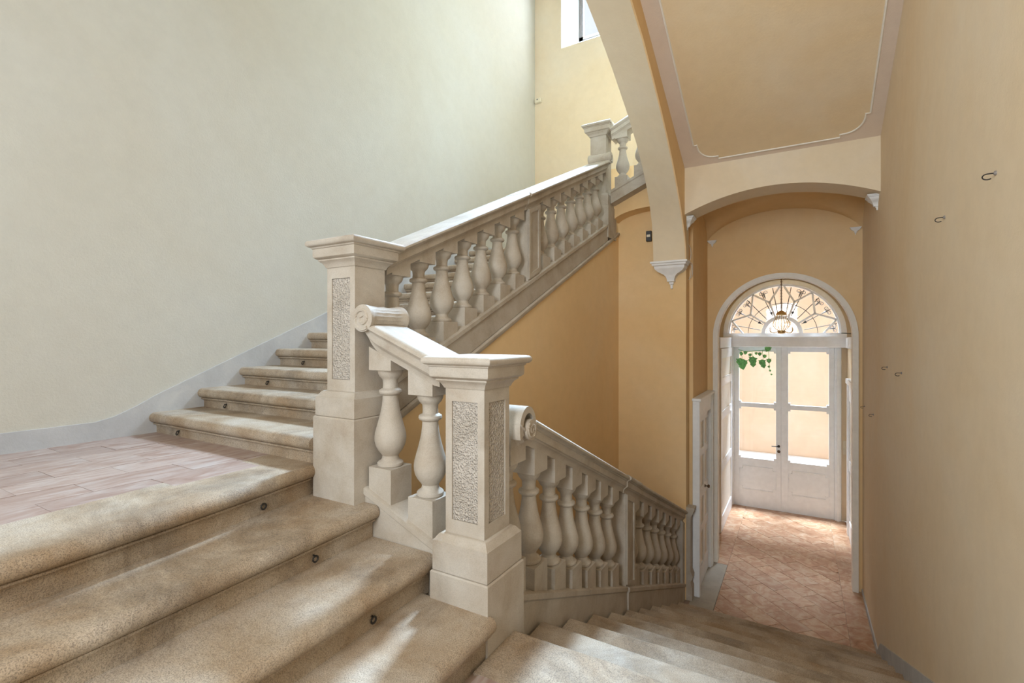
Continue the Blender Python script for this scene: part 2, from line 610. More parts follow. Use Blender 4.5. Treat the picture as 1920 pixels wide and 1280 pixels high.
struct('trim_1', bm, 'paint_cream', 'cream moulding around the round entrance arch', 'trim')

# vestibule beyond the arch
VX0, VX1 = -1.137, 0.70
struct('wall_vestibule_left', B(-1.45, VX0, 7.72, YE, ZH, 0.0), 'plaster_warm_lit', 'left wall of the vestibule behind the open white leaf', 'wall')
struct('wall_vestibule_right', B(VX1, 1.0, 7.72, YE, ZH, 0.0), 'plaster_mid_lit', 'right wall of the vestibule with narrow white door', 'wall')
FX, FZ = -0.287, 0.07
bm = bmesh.new()
loft(bm, [[(x, y, z) for x, z in arc_pts(FX, 0.0, 1.08, PI, 0, 32)] for y in (7.72, YE)], cap=False, closed=False)
struct('ceiling_barrel', bm, 'plaster_warm_lit', 'barrel vault of the vestibule above the entrance doors', 'ceiling')
bm = bmesh.new()
columns(bm, arc_pts(FX, FZ, 0.985, PI, 0, 40), 1.3, YE, YE + 0.3, 'x')
box(bm, -1.8, FX - 0.985, YE, YE + 0.3, ZH, 1.3)
box(bm, 0.615, 1.3, YE, YE + 0.3, ZH, 0.08)
box(bm, FX + 0.985, 1.3, YE, YE + 0.3, 0.07, 1.3)
struct('wall_entrance', bm, 'plaster_mid_lit', 'end wall holding the glazed entrance doors and fanlight', 'wall')

# ------------------------------------------------------------------ floors
def tile_floor(name, label, base_bm, tiles, mat, base_mat='mortar'):
    fl = struct(name, base_bm, base_mat, label, 'floor')
    bm = bmesh.new()
    box(bm, -0.5, 0.5, -0.5, 0.5, -1, 0)
    me = bpy.data.meshes.new('floor_tile')
    for v in bm.verts:
        if v.co.z > -0.5:
            v.co.x *= 0.997
            v.co.y *= 0.998
    bm.to_mesh(me)
    bm.free()
    me.materials.append(MATS[mat])
    for (x0, x1, y0, y1, z) in tiles:
        g = 0.0008
        share('floor_tile', me, fl, ((x0 + x1) / 2, (y0 + y1) / 2, z + random.uniform(-0.0012, 0.0012)), (x1 - x0 - 2 * g, y1 - y0 - 2 * g, 0.02))
    return fl


def lay(x0, x1, y0, y1, z, wx, ly, y_ref, skip=None):
    out = []
    n = max(1, round((x1 - x0) / wx))
    wx = (x1 - x0) / n
    for i in range(n):
        a, b = x1 - (i + 1) * wx, x1 - i * wx
        off = y_ref + (0.195 if i % 2 else 0.0)
        y = off - math.ceil((off - y0) / ly) * ly
        while y < y1:
            c, d = max(y, y0), min(y + ly, y1)
            if d - c > 0.03 and not (skip and skip(a, b, c, d)):
                out.append((a, b, c, d, z))
            y += ly
    return out


bm = B(XL, -2.36, YB, 1.80, Z_UP - 0.25, Z_UP - 0.012)
tile_floor('floor_upper', 'upper landing paved with worn rose marble tiles', bm, lay(XL + 0.005, -2.50, YB + 0.01, 1.795, Z_UP, 0.235, 0.42, 0.755), 'tile_landing')
bm = B(-1.14, XR, YB, 1.66, Z_LOW - 0.25, Z_LOW - 0.012)
tile_floor('floor_lower', 'lower landing paved with dark rose tiles', bm, lay(-1.12, XR - 0.005, YB + 0.01, 1.655, Z_LOW, 0.235, 0.42, 0.3), 'tile_landing')
bm = B(-1.40, XR + 0.25, 5.70, YE, ZH - 0.2, ZH - 0.012)
hall = lay(0.45, XR - 0.002, 5.79, YE - 0.005, ZH, 0.3, 0.62, 7.76) + lay(VX0 + 0.005, -0.87, 7.45, YE - 0.005, ZH, 0.3, 0.42, 8.6)
fl = tile_floor('floor_hall', 'hall floor of worn terracotta rose tiles at the foot of the stairs', bm, hall, 'tile_hall')


def clip_rect(poly, x0, x1, y0, y1):
    for ax, lim, sg in ((0, x0, 1), (0, x1, -1), (1, y0, 1), (1, y1, -1)):
        out = []
        for a, b in zip(poly, poly[1:] + poly[:1]):
            da, db = sg * (a[ax] - lim), sg * (b[ax] - lim)
            if da >= 0:
                out.append(a)
            if (da >= 0) != (db >= 0):
                t_ = da / (da - db)
                out.append((a[0] + (b[0] - a[0]) * t_, a[1] + (b[1] - a[1]) * t_))
        poly = out
        if len(poly) < 3:
            return []
    return poly


# tiles laid on the diagonal inside the straight border strips
q = math.sqrt(0.5)
TW, TL, G = 0.236, 0.40, 0.0022
for i in range(-32, 33):
    for j in range(-14, 15):
        v0 = i * TW
        u0 = j * TL + (0.19 if i % 2 else 0.0)
        rc = [(u0 + G, v0 + G), (u0 + TL - G, v0 + G), (u0 + TL - G, v0 + TW - G), (u0 + G, v0 + TW - G)]
        po = [((u + v) * q - 0.2, (v - u) * q + 7.9) for u, v in rc]
        po = clip_rect(po, -0.869, 0.449, 5.79, YE - 0.005)
        if len(po) < 3:
            continue
        ar = abs(sum(a[0] * b[1] - a[1] * b[0] for a, b in zip(po, po[1:] + po[:1]))) / 2
        if ar < 0.0015:
            continue
        bm = bmesh.new()
        z = ZH + random.uniform(-0.0012, 0.0012)
        loft(bm, [[(x, y, ZH - 0.02) for x, y in po], [(x, y, z) for x, y in po]])
        obj('floor_tile', bm, 'tile_hall', fl)
obj('threshold_slab', B(-1.145, -0.873, 5.82, 7.445, ZH - 0.02, ZH + 0.001), 'stone_threshold', fl)
struct('floor_mass', B(-2.3, -1.14, YB, 1.74, -1.9, Z_LOW - 0.02), 'mortar', 'masonry under the short flight', 'floor')
struct('floor_well', B(-2.2, -1.2, 2.0, 6.1, ZH - 0.2, ZH), 'mortar', 'plain floor at the bottom of the stairwell', 'floor')

# ------------------------------------------------------------------ stairs
def step_profile(depth, h, nose=0.037):
    """(forward, up) outline of a step: 0,0 is the top back edge line of the nosing, forward positive"""
    p = [(-depth, 0.0), (-0.02, 0.0)]
    p += [(-0.02 + nose * math.sin(a), -nose + nose * math.cos(a)) for a in (0.35, 0.7, 1.05, 1.4, 1.75, 2.1, 2.5)]
    p += [(-0.016, -0.072), (-0.010, -0.076), (-0.010, -0.084), (-0.028, -0.090), (-0.032, -0.105), (-0.032, -h - 0.02), (-depth, -h - 0.02)]
    return p


def flight_step(parent, run_axis, front, sgn, top, h, depth, a0, a1, nseg=14, wob=0.004):
    """front(a): nosing coordinate along run_axis at position a across"""
    bm = bmesh.new()
    rings = []
    pr = step_profile(depth, h)
    ph = random.uniform(0, 9)
    for k in range(nseg + 1):
        a = a0 + (a1 - a0) * k / nseg
        wv = wob * math.sin(a * 5.1 + ph) + wob * 0.6 * math.sin(a * 13.7 + ph * 2)
        ring = []
        for u, z in pr:
            fu = front(a) + sgn * u + (sgn * wv if u > -0.035 else 0)
            zz = top + z + (wv * 0.5 if (-0.1 < z < 0 and u > -0.03) else 0)
            ring.append((fu, a, zz) if run_axis == 'x' else (a, fu, zz))
        rings.append(ring)
    loft(bm, rings)
    return obj('step', bm, 'stone_granite', parent, sharp=0.9)


# short flight between the landings (climbs towards the left wall)
st = thing('short_flight', 'four broad worn granite steps between the two landings', 'staircase', (-1.7, 0.2, Z_LOW))


def skew(x_near, x_far):
    return lambda y: x_near + (x_far - x_near) * max(0.0, min(1.4, (y - 0.5) / 1.25)) ** 1.3


flight_step(st, 'x', skew(-2.10, -2.275), 1, Z_UP, 0.168, 0.42, YB + 0.005, 1.80, 20)
flight_step(st, 'x', skew(-1.80, -1.865), 1, Z_UP - 0.168, 0.168, 0.62, YB + 0.005, 1.82, 20)
flight_step(st, 'x', skew(-1.472, -1.487), 1, Z_UP - 0.336, 0.168, 0.50, YB + 0.005, 1.82, 20)
flight_step(st, 'x', skew(-1.112, -1.128), 1, Z_UP - 0.504, 0.168, 0.50, YB + 0.005, 1.765, 20)

# upper flight (climbs away along the left wall)
st = thing('upper_flight', 'granite flight climbing along the tall cream wall', 'staircase', (-3.1, 1.77, Z_UP))
for k in range(13):
    y = 1.745 + 0.33 * k
    xr = -2.276 if k < 1 else -2.206
    flight_step(st, 'y', (lambda a, y=y: y), -1, Z_UP + 0.147 * (k + 1), 0.147, 0.40, XL + 0.004, xr, 10)
ZL2 = Z_UP + 0.147 * 13
struct('floor_top', B(XL, -2.18, 6.0, YF, ZL2 - 0.2, ZL2), 'stone_granite', 'stone landing at the top of the upper flight', 'floor')

# lower flight (drops away to the hall)
st = thing('lower_flight', 'granite flight dropping to the entrance hall', 'staircase', (-0.25, 3.9, ZH))
for k in range(11):
    y = 1.985 + 0.382 * k
    flight_step(st, 'y', (lambda a, y=y: y), 1, Z_LOW - 0.165 * k, 0.165, 0.34 if k == 0 else 0.44, -1.195 if k else -1.145, XR - 0.003, 8)

# third flight, behind the balustrade at the top
st = thing('third_flight', 'upper stone steps rising behind the arch', 'staircase', (-1.4, 6.8, ZL2))
for k in range(2):
    x = -1.98 + 0.33 * k
    flight_step(st, 'x', (lambda a, x=x: x), -1, ZL2 + 0.15 * (k + 1), 0.15, (0.36, 0.22)[k], YW + 0.26, YF - 0.004, 6)
struct('floor_gallery', B(-1.40, XR, 6.0, YF, 2.0, 2.12), 'stone_granite', 'stone floor above the groin vault', 'floor')

# ------------------------------------------------------------------ baseboards
def band(name, pts, x0, x1, label, mat):
    bm = bmesh.new()
    loft(bm, [[(x0, y, zb), (x1, y, zb), (x1, y, zt), (x0, y, zt)] for y, zb, zt in pts])
    return struct(name, bm, mat, label, 'baseboard')


bl = [(YB, Z_UP - 0.02, -0.56), (1.42, Z_UP - 0.02, -0.562), (1.52, Z_UP - 0.02, -0.54), (1.64, Z_UP - 0.02, -0.49)]
bl += [(y, Z_UP - 0.02 if y < 2.0 else -0.9 + 0.445 * (y - 2.0), -0.415 + 0.445 * (y - 1.78)) for y in (1.8, 2.2, 3.0, 4.0, 5.0, 5.75)]
bl += [(5.95, 0.9, ZL2 + 0.13), (YF, 0.9, ZL2 + 0.13)]
band('baseboard_left', bl, XL - 0.01, XL + 0.012, 'grey painted skirting climbing the cream wall with the steps', 'plaster_grey_band')
br = [(YB, Z_LOW - 0.02, Z_LOW + 0.13), (1.9, Z_LOW - 0.02, Z_LOW + 0.13)]
br += [(y, Z_LOW - 0.4 - 0.432 * (y - 1.985), Z_LOW + 0.10 - 0.432 * (y - 1.985)) for y in (2.0, 3.0, 4.0, 5.0, 5.85)]
br += [(6.05, ZH - 0.02, ZH + 0.07), (7.48, ZH - 0.02, ZH + 0.05)]
band('baseboard_right', br, XR - 0.012, XR + 0.01, 'grey skirting along the right wall down the lower flight', 'plaster_grey_band')

# ------------------------------------------------------------------ newel posts
CAP = [(0.112, 0.0), (0.117, 0.012), (0.126, 0.026), (0.140, 0.036), (0.140, 0.043), (0.148, 0.046), (0.158, 0.054), (0.160, 0.062), (0.160, 0.098), (0.166, 0.101), (0.168, 0.108), (0.178, 0.110), (0.186, 0.117), (0.189, 0.127), (0.186, 0.137), (0.178, 0.144), (0.168, 0.147)]


def recessed_shaft(bm, cx, cy, h, z0, z1, faces, mx, mt, mb, d=0.010):
    """square shaft with sunk panels on the named faces"""
    dirs = {'front': (0, -1), 'right': (1, 0), 'back': (0, 1), 'left': (-1, 0)}
    for nm, (nx, ny) in dirs.items():
        tx, ty = -ny, nx

        def P(a, z, off=0.0):
            return (cx + nx * (h - off) + tx * a, cy + ny * (h - off) + ty * a, z)

        o4 = [P(-h, z0), P(h, z0), P(h, z1), P(-h, z1)]
        if nm in faces:
            a = h - mx
            i4 = [P(-a, z0 + mb), P(a, z0 + mb), P(a, z1 - mt), P(-a, z1 - mt)]
            j4 = [P(-a, z0 + mb, d), P(a, z0 + mb, d), P(a, z1 - mt, d), P(-a, z1 - mt, d)]
            loft(bm, [o4, i4], cap=False)
            loft(bm, [i4, j4], cap=False)
            bm.faces.new([bm.verts.new(p) for p in j4])
        else:
            bm.faces.new([bm.verts.new(p) for p in o4])
    return bm


def panel_plate(cx, cy, h, z0, z1, face, mx, mt, mb, d=0.010):
    nx, ny = {'front': (0, -1), 'right': (1, 0)}[face]
    a = h - mx - 0.002
    bm = bmesh.new()
    if face == 'front':
        box(bm, cx - a, cx + a, cy - h + d - 0.0045, cy - h + d + 0.004, z0 + mb + 0.002, z1 - mt - 0.002)
    else:
        box(bm, cx + h - d - 0.004, cx + h - d + 0.0045, cy - a, cy + a, z0 + mb + 0.002, z1 - mt - 0.002)
    return bm


def newel(label, cx, cy, zb, z1, zs, zc, panels, hp=0.158, hs=0.107):
    """zb base, z1 top of lower block, zs foot of shaft, zc foot of cap"""
    t = thing('newel_post', label, 'newel post', (cx, cy, zb), 'stone newel posts of the staircase')
    bm = bmesh.new()
    sq_loft(bm, cx, cy, [(hp, zb), (hp, z1 - 0.006), (hp - 0.005, z1)])
    obj('base_block', bm, 'stone_carved', t)
    bm = bmesh.new()
    z2 = zs - 0.03
    sq_loft(bm, cx, cy, [(hp - 0.012, z1), (hp - 0.008, z1 + 0.004), (hp - 0.008, z2 - 0.002), (hp - 0.012, z2), (hs + 0.022, zs - 0.006), (hs + 0.012, zs), (hs, zs)])
    obj('plinth', bm, 'stone_carved', t)
    bm = bmesh.new()
    recessed_shaft(bm, cx, cy, hs, zs, zc, panels, 0.036, 0.06, 0.062)
    sh = obj('shaft', bm, 'stone_carved', t)
    for f_ in panels:
        obj('stippled_panel', panel_plate(cx, cy, hs, zs, zc, f_, 0.036, 0.06, 0.062), 'stone_stippled', sh)
    bm = bmesh.new()
    sq_loft(bm, cx, cy, [(h, zc + z) for h, z in CAP])
    obj('cap', bm, 'stone_carved', t)
    return t


N1 = (-2.115, 1.910)
N2 = (-1.305, 1.912)
N3 = (-2.16, 5.90)
newel('tall stone newel post at the corner of the tiled upper landing', N1[0], N1[1], Z_UP - 0.168, -0.42, -0.285, 0.378, ('front',))
newel('stone newel post with two stippled panels at the lower landing', N2[0], N2[1], Z_LOW - 0.12, -1.062, -0.893, -0.230, ('front', 'right'))
newel('distant stone newel post where the third flight begins', N3[0], N3[1], ZL2, 1.62, 1.78, 2.50, (), 0.15, 0.10)

# ------------------------------------------------------------------ balusters
TURN = [(0.062, 0.0), (0.067, 0.006), (0.067, 0.018), (0.062, 0.024), (0.050, 0.030), (0.043, 0.042), (0.042, 0.055), (0.050, 0.066), (0.064, 0.084), (0.075, 0.105), (0.081, 0.130), (0.082, 0.150), (0.079, 0.175), (0.071, 0.205), (0.061, 0.240), (0.052, 0.275), (0.045, 0.310), (0.041, 0.345), (0.040, 0.366), (0.046, 0.372), (0.055, 0.376), (0.059, 0.385), (0.057, 0.395), (0.049, 0.401), (0.039, 0.405), (0.038, 0.425), (0.040, 0.448), (0.046, 0.456), (0.056, 0.466), (0.064, 0.482), (0.066, 0.494), (0.070, 0.500)]
HB = 0.077


def baluster_mesh(axis, s, hb, H, ht):
    bm = bmesh.new()

    def blk(z0, s0, z1, s1, h):
        c = [(-h, -h), (h, -h), (h, h), (-h, h)]
        k = 0 if axis == 'x' else 1
        loft(bm, [[(x, y, z0 + s0 * (x, y)[k]) for x, y in c], [(x, y, z1 + s1 * (x, y)[k]) for x, y in c]])

    blk(-0.004, s, hb, 0.0, HB)
    lathe(bm, 0, 0, [(r_, hb + z * H / 0.5) for r_, z in TURN], 24)
    blk(hb + H, 0.0, hb + H + ht + 0.008, s, HB)
    bmesh.ops.recalc_face_normals(bm, faces=bm.faces)
    for f_ in bm.faces:
        f_.smooth = True
    for e in bm.edges:
        e.smooth = e.calc_face_angle(0) < 0.6 if len(e.link_faces) == 2 else False
    me = bpy.data.meshes.new('baluster')
    bm.to_mesh(me)
    bm.free()
    me.materials.append(MATS['stone_carved'])
    return me


RAIL = [(0.112, 0.0), (0.126, -0.005), (0.136, -0.016), (0.137, -0.028), (0.130, -0.037), (0.119, -0.040), (0.117, -0.047), (0.108, -0.050), (0.108, -0.092), (0.100, -0.096), (0.096, -0.104), (0.088, -0.108), (0.080, -0.122), (0.078, -0.145)]
RAILP = RAIL + [(-a, h) for a, h in reversed(RAIL)]


def rail_run(bm, axis, c, stations, wide=1.0):
    """stations: (u, top z, vertical scale)"""
    rings = []
    for u, z, k in stations:
        if axis == 'x':
            rings.append([(u, c + a * wide, z + h * k) for a, h in RAILP])
        else:
            rings.append([(c + a * wide, u, z + h * k) for a, h in RAILP])
    return loft(bm, rings)


def spiral(bm, plane, c, off, r0, turns, rt, flip=1, a_start=0.0):
    """raised spiral on the end of a scroll; plane 'xz' or 'yz'"""
    pts = []
    n = 36
    for i in range(n + 1):
        t = i / n
        r_ = r0 * (1 - 0.86 * t)
        a = a_start + flip * 2 * PI * turns * t
        u, v = r_ * math.cos(a), r_ * math.sin(a)
        pts.append((c[0] + u, off, c[2] + v) if plane == 'xz' else (off, c[1] + u, c[2] + v))
    return tube(bm, pts, rt, 6)


def scroll(parent, axis, c, r_, half, strands):
    """rolled end of a handrail, axis = direction of the roll"""
    bm = bmesh.new()
    rings = []
    n = 40
    for t in (-1, -0.86, -0.80, -0.55, -0.28, 0.0, 0.28, 0.55, 0.80, 0.86, 1):
        k = 1.0 if abs(t) > 0.83 else 0.93 - 0.07 * (1 - abs(t)) + 0.035 * math.cos(t * 9)
        ring = []
        for i in range(n):
            a = 2 * PI * i / n
            if abs(t) < 0.83:
                k2 = k * (1 + (0.022 if i % 2 else -0.022))
            else:
                k2 = k
            u, v = r_ * k2 * math.cos(a), r_ * k2 * math.sin(a)
            ring.append((c[0] + u, c[1] + t * half, c[2] + v) if axis == 'y' else (c[0] + t * half, c[1] + u, c[2] + v))
        rings.append(ring)
    loft(bm, rings)
    s = obj('scroll', bm, 'stone_carved', parent)
    for e in (-1, 1):
        bm = bmesh.new()
        if axis == 'y':
            spiral(bm, 'xz', c, c[1] + e * half, r_ * 0.86, 1.7, r_ * 0.13, -1, -0.9)
        else:
            spiral(bm, 'yz', c, c[0] + e * half, r_ * 0.86, 1.7, r_ * 0.13, 1, 2.2)
        obj('spiral', bm, 'stone_carved', s)
    return s


def plinth_run(bm, axis, c, half, us, top, drop, ledge=0.018):
    """sloped base course with a projecting top ledge"""
    rings = []
    for u in us:
        z = top(u)
        zb = drop(u)
        pr = [(half, z), (half + ledge, z - 0.006), (half + ledge, z - 0.036), (half + 0.004, z - 0.048), (half + 0.004, zb)]
        pr = pr + [(-a, h) for a, h in reversed(pr)]
        rings.append([(u, c + a, h) if axis == 'x' else (c + a, u, h) for a, h in pr])
    return loft(bm, rings)


def pier(parent, axis, c, u0, u1, zb, zt, half, panel_side=1):
    """square pier between balusters, with a framed panel on the +x side"""
    bm = bmesh.new()
    um = (u0 + u1) / 2
    h = (u1 - u0) / 2
    pr = [[(c - half, u0, zb(u0)), (c + half, u0, zb(u0)), (c + half, u1, zb(u1)), (c - half, u1, zb(u1))], [(c - half, u0, zt(u0)), (c + half, u0, zt(u0)), (c + half, u1, zt(u1)), (c - half, u1, zt(u1))]]
    loft(bm, pr)
    p = obj('pier', bm, 'stone_carved', parent)
    bm = bmesh.new()
    e = 0.012
    m = 0.032
    a, b = u0 + m, u1 - m
    for (p0, p1, q0, q1) in ((u0, a, None, None), (b, u1, None, None)):
        loft(bm, [[(c + half - 0.002, p0, zb(p0) + 0.02), (c + half + e, p0, zb(p0) + 0.02), (c + half + e, p0, zt(p0) - 0.01), (c + half - 0.002, p0, zt(p0) - 0.01)],
                  [(c + half - 0.002, p1, zb(p1) + 0.02), (c + half + e, p1, zb(p1) + 0.02), (c + half + e, p1, zt(p1) - 0.01), (c + half - 0.002, p1, zt(p1) - 0.01)]])
    for z0, z1 in (((lambda u: zb(u) + 0.02), (lambda u: zb(u) + 0.06)), ((lambda u: zt(u) - 0.05), (lambda u: zt(u) - 0.01))):
        loft(bm, [[(c + half - 0.002, u, z0(u)), (c + half + e, u, z0(u)), (c + half + e, u, z1(u)), (c + half - 0.002, u, z1(u))] for u in (a, b)])
    obj('panel_frame', bm, 'stone_carved', p)
    return p


# ---- upper balustrade
UX = N1[0]
ub = thing('balustrade', 'stone balustrade climbing the upper flight against the cream wall', 'balustrade', (UX, 3.9, up_bot(3.9)), 'stone balustrades of the staircase')
bm = bmesh.new()
plinth_run(bm, 'y', UX, 0.085, (2.05, 5.78), up_plinth, lambda y: up_bot(y) + 0.05)
st_ = obj('stringer', bm, 'stone_carved', ub)
bm = bmesh.new()
loft(bm, [[(XI - 0.06, y, up_bot(y)), (XI + 0.016, y, up_bot(y)), (XI + 0.022, y, up_bot(y) + 0.012), (XI + 0.022, y, up_bot(y) + 0.034), (XI + 0.010, y, up_bot(y) + 0.046), (XI - 0.06, y, up_bot(y) + 0.046)] for y in (2.08, 6.18)])
obj('lower_moulding', bm, 'stone_carved', st_)
bm = bmesh.new()
rail_run(bm, 'y', UX, [(2.06, up_rail(2.06), 1), (3.70, up_rail(3.70), 1)])
rail_run(bm, 'y', UX, [(3.70, up_rail(3.70) + 0.002, 1.03), (3.97, up_rail(3.97) + 0.002, 1.03)], 1.07)
rail_run(bm, 'y', UX, [(3.97, up_rail(3.97), 1), (5.72, up_rail(5.72), 1), (5.77, up_rail(5.77) - 0.01, 0.8), (5.80, up_rail(5.80) - 0.02, 0.4)])
hr = obj('handrail', bm, 'stone_carved', ub)
scroll(hr, 'x', (UX, 5.76, up_rail(5.76) + 0.02), 0.07, 0.137, 0)
me = baluster_mesh('y', 0.447, 0.098, 0.470, 0.052)
for k in range(7):
    y = 2.185 + 0.238 * k
    share('baluster', me, ub, (UX, y, up_plinth(y)))
for k in range(7):
    y = 4.125 + 0.238 * k
    share('baluster', me, ub, (UX, y, up_plinth(y)))
pier(ub, 'y', UX, 3.74, 3.95, lambda y: up_plinth(y) - 0.005, lambda y: up_rail(y) - 0.14, 0.088)

# ---- short balustrade between the two near newels
def sh_plinth(x):
    return -0.752 - 0.417 * (x + 2.015)


def sh_rail(x):
    return -0.088 - 0.405 * (x + 1.49)


SY = N2[1]
sb = thing('balustrade', 'short stone balustrade of two balusters between the near newel posts', 'balustrade', (-1.72, SY, sh_plinth(-1.72)), 'stone balustrades of the staircase')
bm = bmesh.new()
plinth_run(bm, 'x', SY, 0.082, (-1.985, -1.455), sh_plinth, lambda x: -1.40, 0.016)
obj('stringer', bm, 'stone_carved', sb)
bm = bmesh.new()
stn = [(-1.47, sh_rail(-1.49), 1), (-1.50, sh_rail(-1.50), 1), (-1.84, sh_rail(-1.84), 1)]
for a in (0.3, 0.6, 0.9, 1.15, 1.35, 1.5):
    x = -1.84 - 0.135 * math.sin(a)
    stn.append((x, sh_rail(x), max(0.06, math.cos(a))))
rail_run(bm, 'x', SY, stn)
hr = obj('handrail', bm, 'stone_carved', sb)
scroll(hr, 'y', (-1.925, SY, sh_rail(-1.925) + 0.012), 0.070, 0.137, 0)
me = baluster_mesh('x', -0.412, 0.145, 0.503, 0.082)
for x in (-1.862, -1.592):
    share('baluster', me, sb, (x, SY, sh_plinth(x)))

# ---- lower balustrade
def lo_plinth(y):
    return -1.355 - 0.418 * (y - 2.326)


def lo_rail(y):
    return -0.448 - 0.424 * (y - 2.326)


LX = N2[0]
lb = thing('balustrade', 'stone balustrade dropping beside the lower flight to the hall', 'balustrade', (LX, 4.2, ZH), 'stone balustrades of the staircase')
bm = bmesh.new()
plinth_run(bm, 'y', LX, 0.085, (2.06, 3.93), lo_plinth, lambda y: ZH + 0.002, 0.014)
obj('stringer', bm, 'stone_carved', lb)
bm = bmesh.new()
plinth_run(bm, 'y', LX + 0.012, 0.088, (3.93, 6.198), lambda y: lo_plinth(y), lambda y: ZH + 0.002, 0.014)
obj('stringer', bm, 'stone_carved', lb)
bm = bmesh.new()
stn = []
for a in (1.45, 1.2, 0.9, 0.6, 0.3):
    y = 2.20 - 0.115 * math.sin(a)
    stn.append((y, lo_rail(y) - 0.075, max(0.08, math.cos(a) * 0.75)))
stn += [(2.20, lo_rail(2.20) - 0.06, 0.72), (2.255, lo_rail(2.255), 1), (3.86, lo_rail(3.86), 1)]
rail_run(bm, 'y', LX, stn)
rail_run(bm, 'y', LX, [(3.86, lo_rail(3.86) + 0.003, 1.04), (4.20, lo_rail(4.20) + 0.003, 1.04)], 1.08)
rail_run(bm, 'y', LX, [(4.20, lo_rail(4.20), 1), (6.198, lo_rail(6.198), 1)])
hr = obj('handrail', bm, 'stone_carved', lb)
scroll(hr, 'x', (LX, 2.188, -0.462), 0.052, 0.142, 0)
bm = bmesh.new()
rings = []
for i in range(23):
    a = math.radians(205 - 215 * i / 22)
    th = 0.042 - 0.020 * i / 22
    ro_ = 0.105 - 0.012 * i / 22
    rings.append([(LX + sx * 0.130, 2.172 + rr * math.cos(a) * 0.86, -0.452 + rr * math.sin(a) * 1.1) for sx, rr in ((-1, ro_), (1, ro_), (1, ro_ - th), (-1, ro_ - th))])
loft(bm, rings)
obj('scroll_band', bm, 'stone_carved', hr)
me = baluster_mesh('y', -0.421, 0.150, 0.503, 0.108)
for k in range(7):
    y = 2.160 + 0.254 * k
    share('baluster', me, lb, (LX, y, lo_plinth(y)))
for k in range(7):
    y = 4.262 + 0.282 * k
    share('baluster', me, lb, (LX, y, lo_plinth(y)))
pier(lb, 'y', LX, 3.91, 4.13, lambda y: lo_plinth(y) - 0.005, lambda y: lo_rail(y) - 0.14, 0.088)
pier(lb, 'y', LX, 6.085, 6.197, lambda y: lo_plinth(y) - 0.2, lambda y: lo_rail(y) - 0.14, 0.088)

# half pilaster that ends the lower balustrade against the corridor wall
t = thing('end_pilaster', 'small stone pilaster ending the lower balustrade beside the white door', 'pilaster', (-1.17, 6.28, ZH))
bm = bmesh.new()
loft(bm, [[(-1.19, 6.205, z), (x, 6.205, z), (x, 6.33, z), (-1.19, 6.33, z)] for x, z in ((-1.12, ZH), (-1.12, ZH + 0.16), (-1.135, ZH + 0.19), (-1.14, ZH + 0.23), (-1.12, ZH + 0.26), (-1.115, ZH + 0.30), (-1.14, ZH + 0.36), (-1.14, -2.17))])
obj('shaft', bm, 'stone_carved', t)
bm = bmesh.new()
loft(bm, [[(-1.19, 6.205 - e * 0.1, z), (-1.14 + e, 6.205 - e * 0.1, z), (-1.14 + e, 6.33, z), (-1.19, 6.33, z)] for e, z in ((0.0, -2.17), (0.01, -2.15), (0.03, -2.12), (0.032, -2.09), (0.045, -2.08), (0.045, -2.05))])
obj('cap', bm, 'stone_carved', t)

# ---- balustrade of the third flight
def th_rail(x):
    return third_plinth(x) + 0.757


TY = N3[1] + 0.02
tb = thing('balustrade', 'distant stone balustrade rising behind the broad arch', 'balustrade', (-1.7, TY, 1.8), 'stone balustrades of the staircase')
bm = bmesh.new()
plinth_run(bm, 'x', TY, 0.085, (-2.01, -1.0), third_plinth, lambda x: third_plinth(x) - 0.17, 0.014)
obj('stringer', bm, 'stone_carved', tb)
bm = bmesh.new()
rail_run(bm, 'x', TY, [(-2.0, th_rail(-2.0), 1), (-1.0, th_rail(-1.0), 1)])
obj('handrail', bm, 'stone_carved', tb)
me = baluster_mesh('x', 0.43, 0.098, 0.470, 0.052)
for k in range(4):
    x = -1.885 + 0.238 * k
    share('baluster', me, tb, (x, TY, third_plinth(x)))

# ------------------------------------------------------------------ corbels
def corbel(label, wall, u, p, ztop, s=1.0, depth=1.0):
    """wall 'y': back plane at y=p facing the camera, centred at x=u; wall '+x'/'-x': side walls"""
    secs = [(0.215, 0.21, 0.0), (0.215, 0.21, -0.02), (0.200, 0.195, -0.028), (0.198, 0.19, -0.046), (0.178, 0.17, -0.056), (0.176, 0.165, -0.082), (0.168, 0.155, -0.092), (0.150, 0.14, -0.112), (0.118, 0.125, -0.132), (0.082, 0.112, -0.150), (0.060, 0.10, -0.172), (0.046, 0.088, -0.200), (0.042, 0.08, -0.228), (0.044, 0.078, -0.236), (0.026, 0.05, -0.242), (0.024, 0.045, -0.262), (0.014, 0.03, -0.275), (0.012, 0.028, -0.318)]

    def ring(h, d, z):
        h, d, z = h * s, d * s * depth, ztop + z * s
        if wall == 'y':
            return [(u - h, p, z), (u + h, p, z), (u + h, p - d, z), (u - h, p - d, z)]
        sg = 1 if wall == '+x' else -1
        return [(p, u - h, z), (p, u + h, z), (p + sg * d, u + h, z), (p + sg * d, u - h, z)]

    t = thing('corbel', label, 'corbel', (u, p, ztop - 0.3 * s) if wall == 'y' else (p, u, ztop - 0.3 * s), 'plaster corbels under the arches')
    bm = bmesh.new()
    loft(bm, [ring(*q) for q in secs[:7]])
    obj('shelf_moulding', bm, 'plaster_white', t)
    bm = bmesh.new()
    loft(bm, [ring(*q) for q in secs[6:14]])
    obj('bracket', bm, 'plaster_white', t)
    bm = bmesh.new()
    loft(bm, [ring(*q) for q in secs[13:]])
    obj('pendant', bm, 'plaster_white', t)
    return t


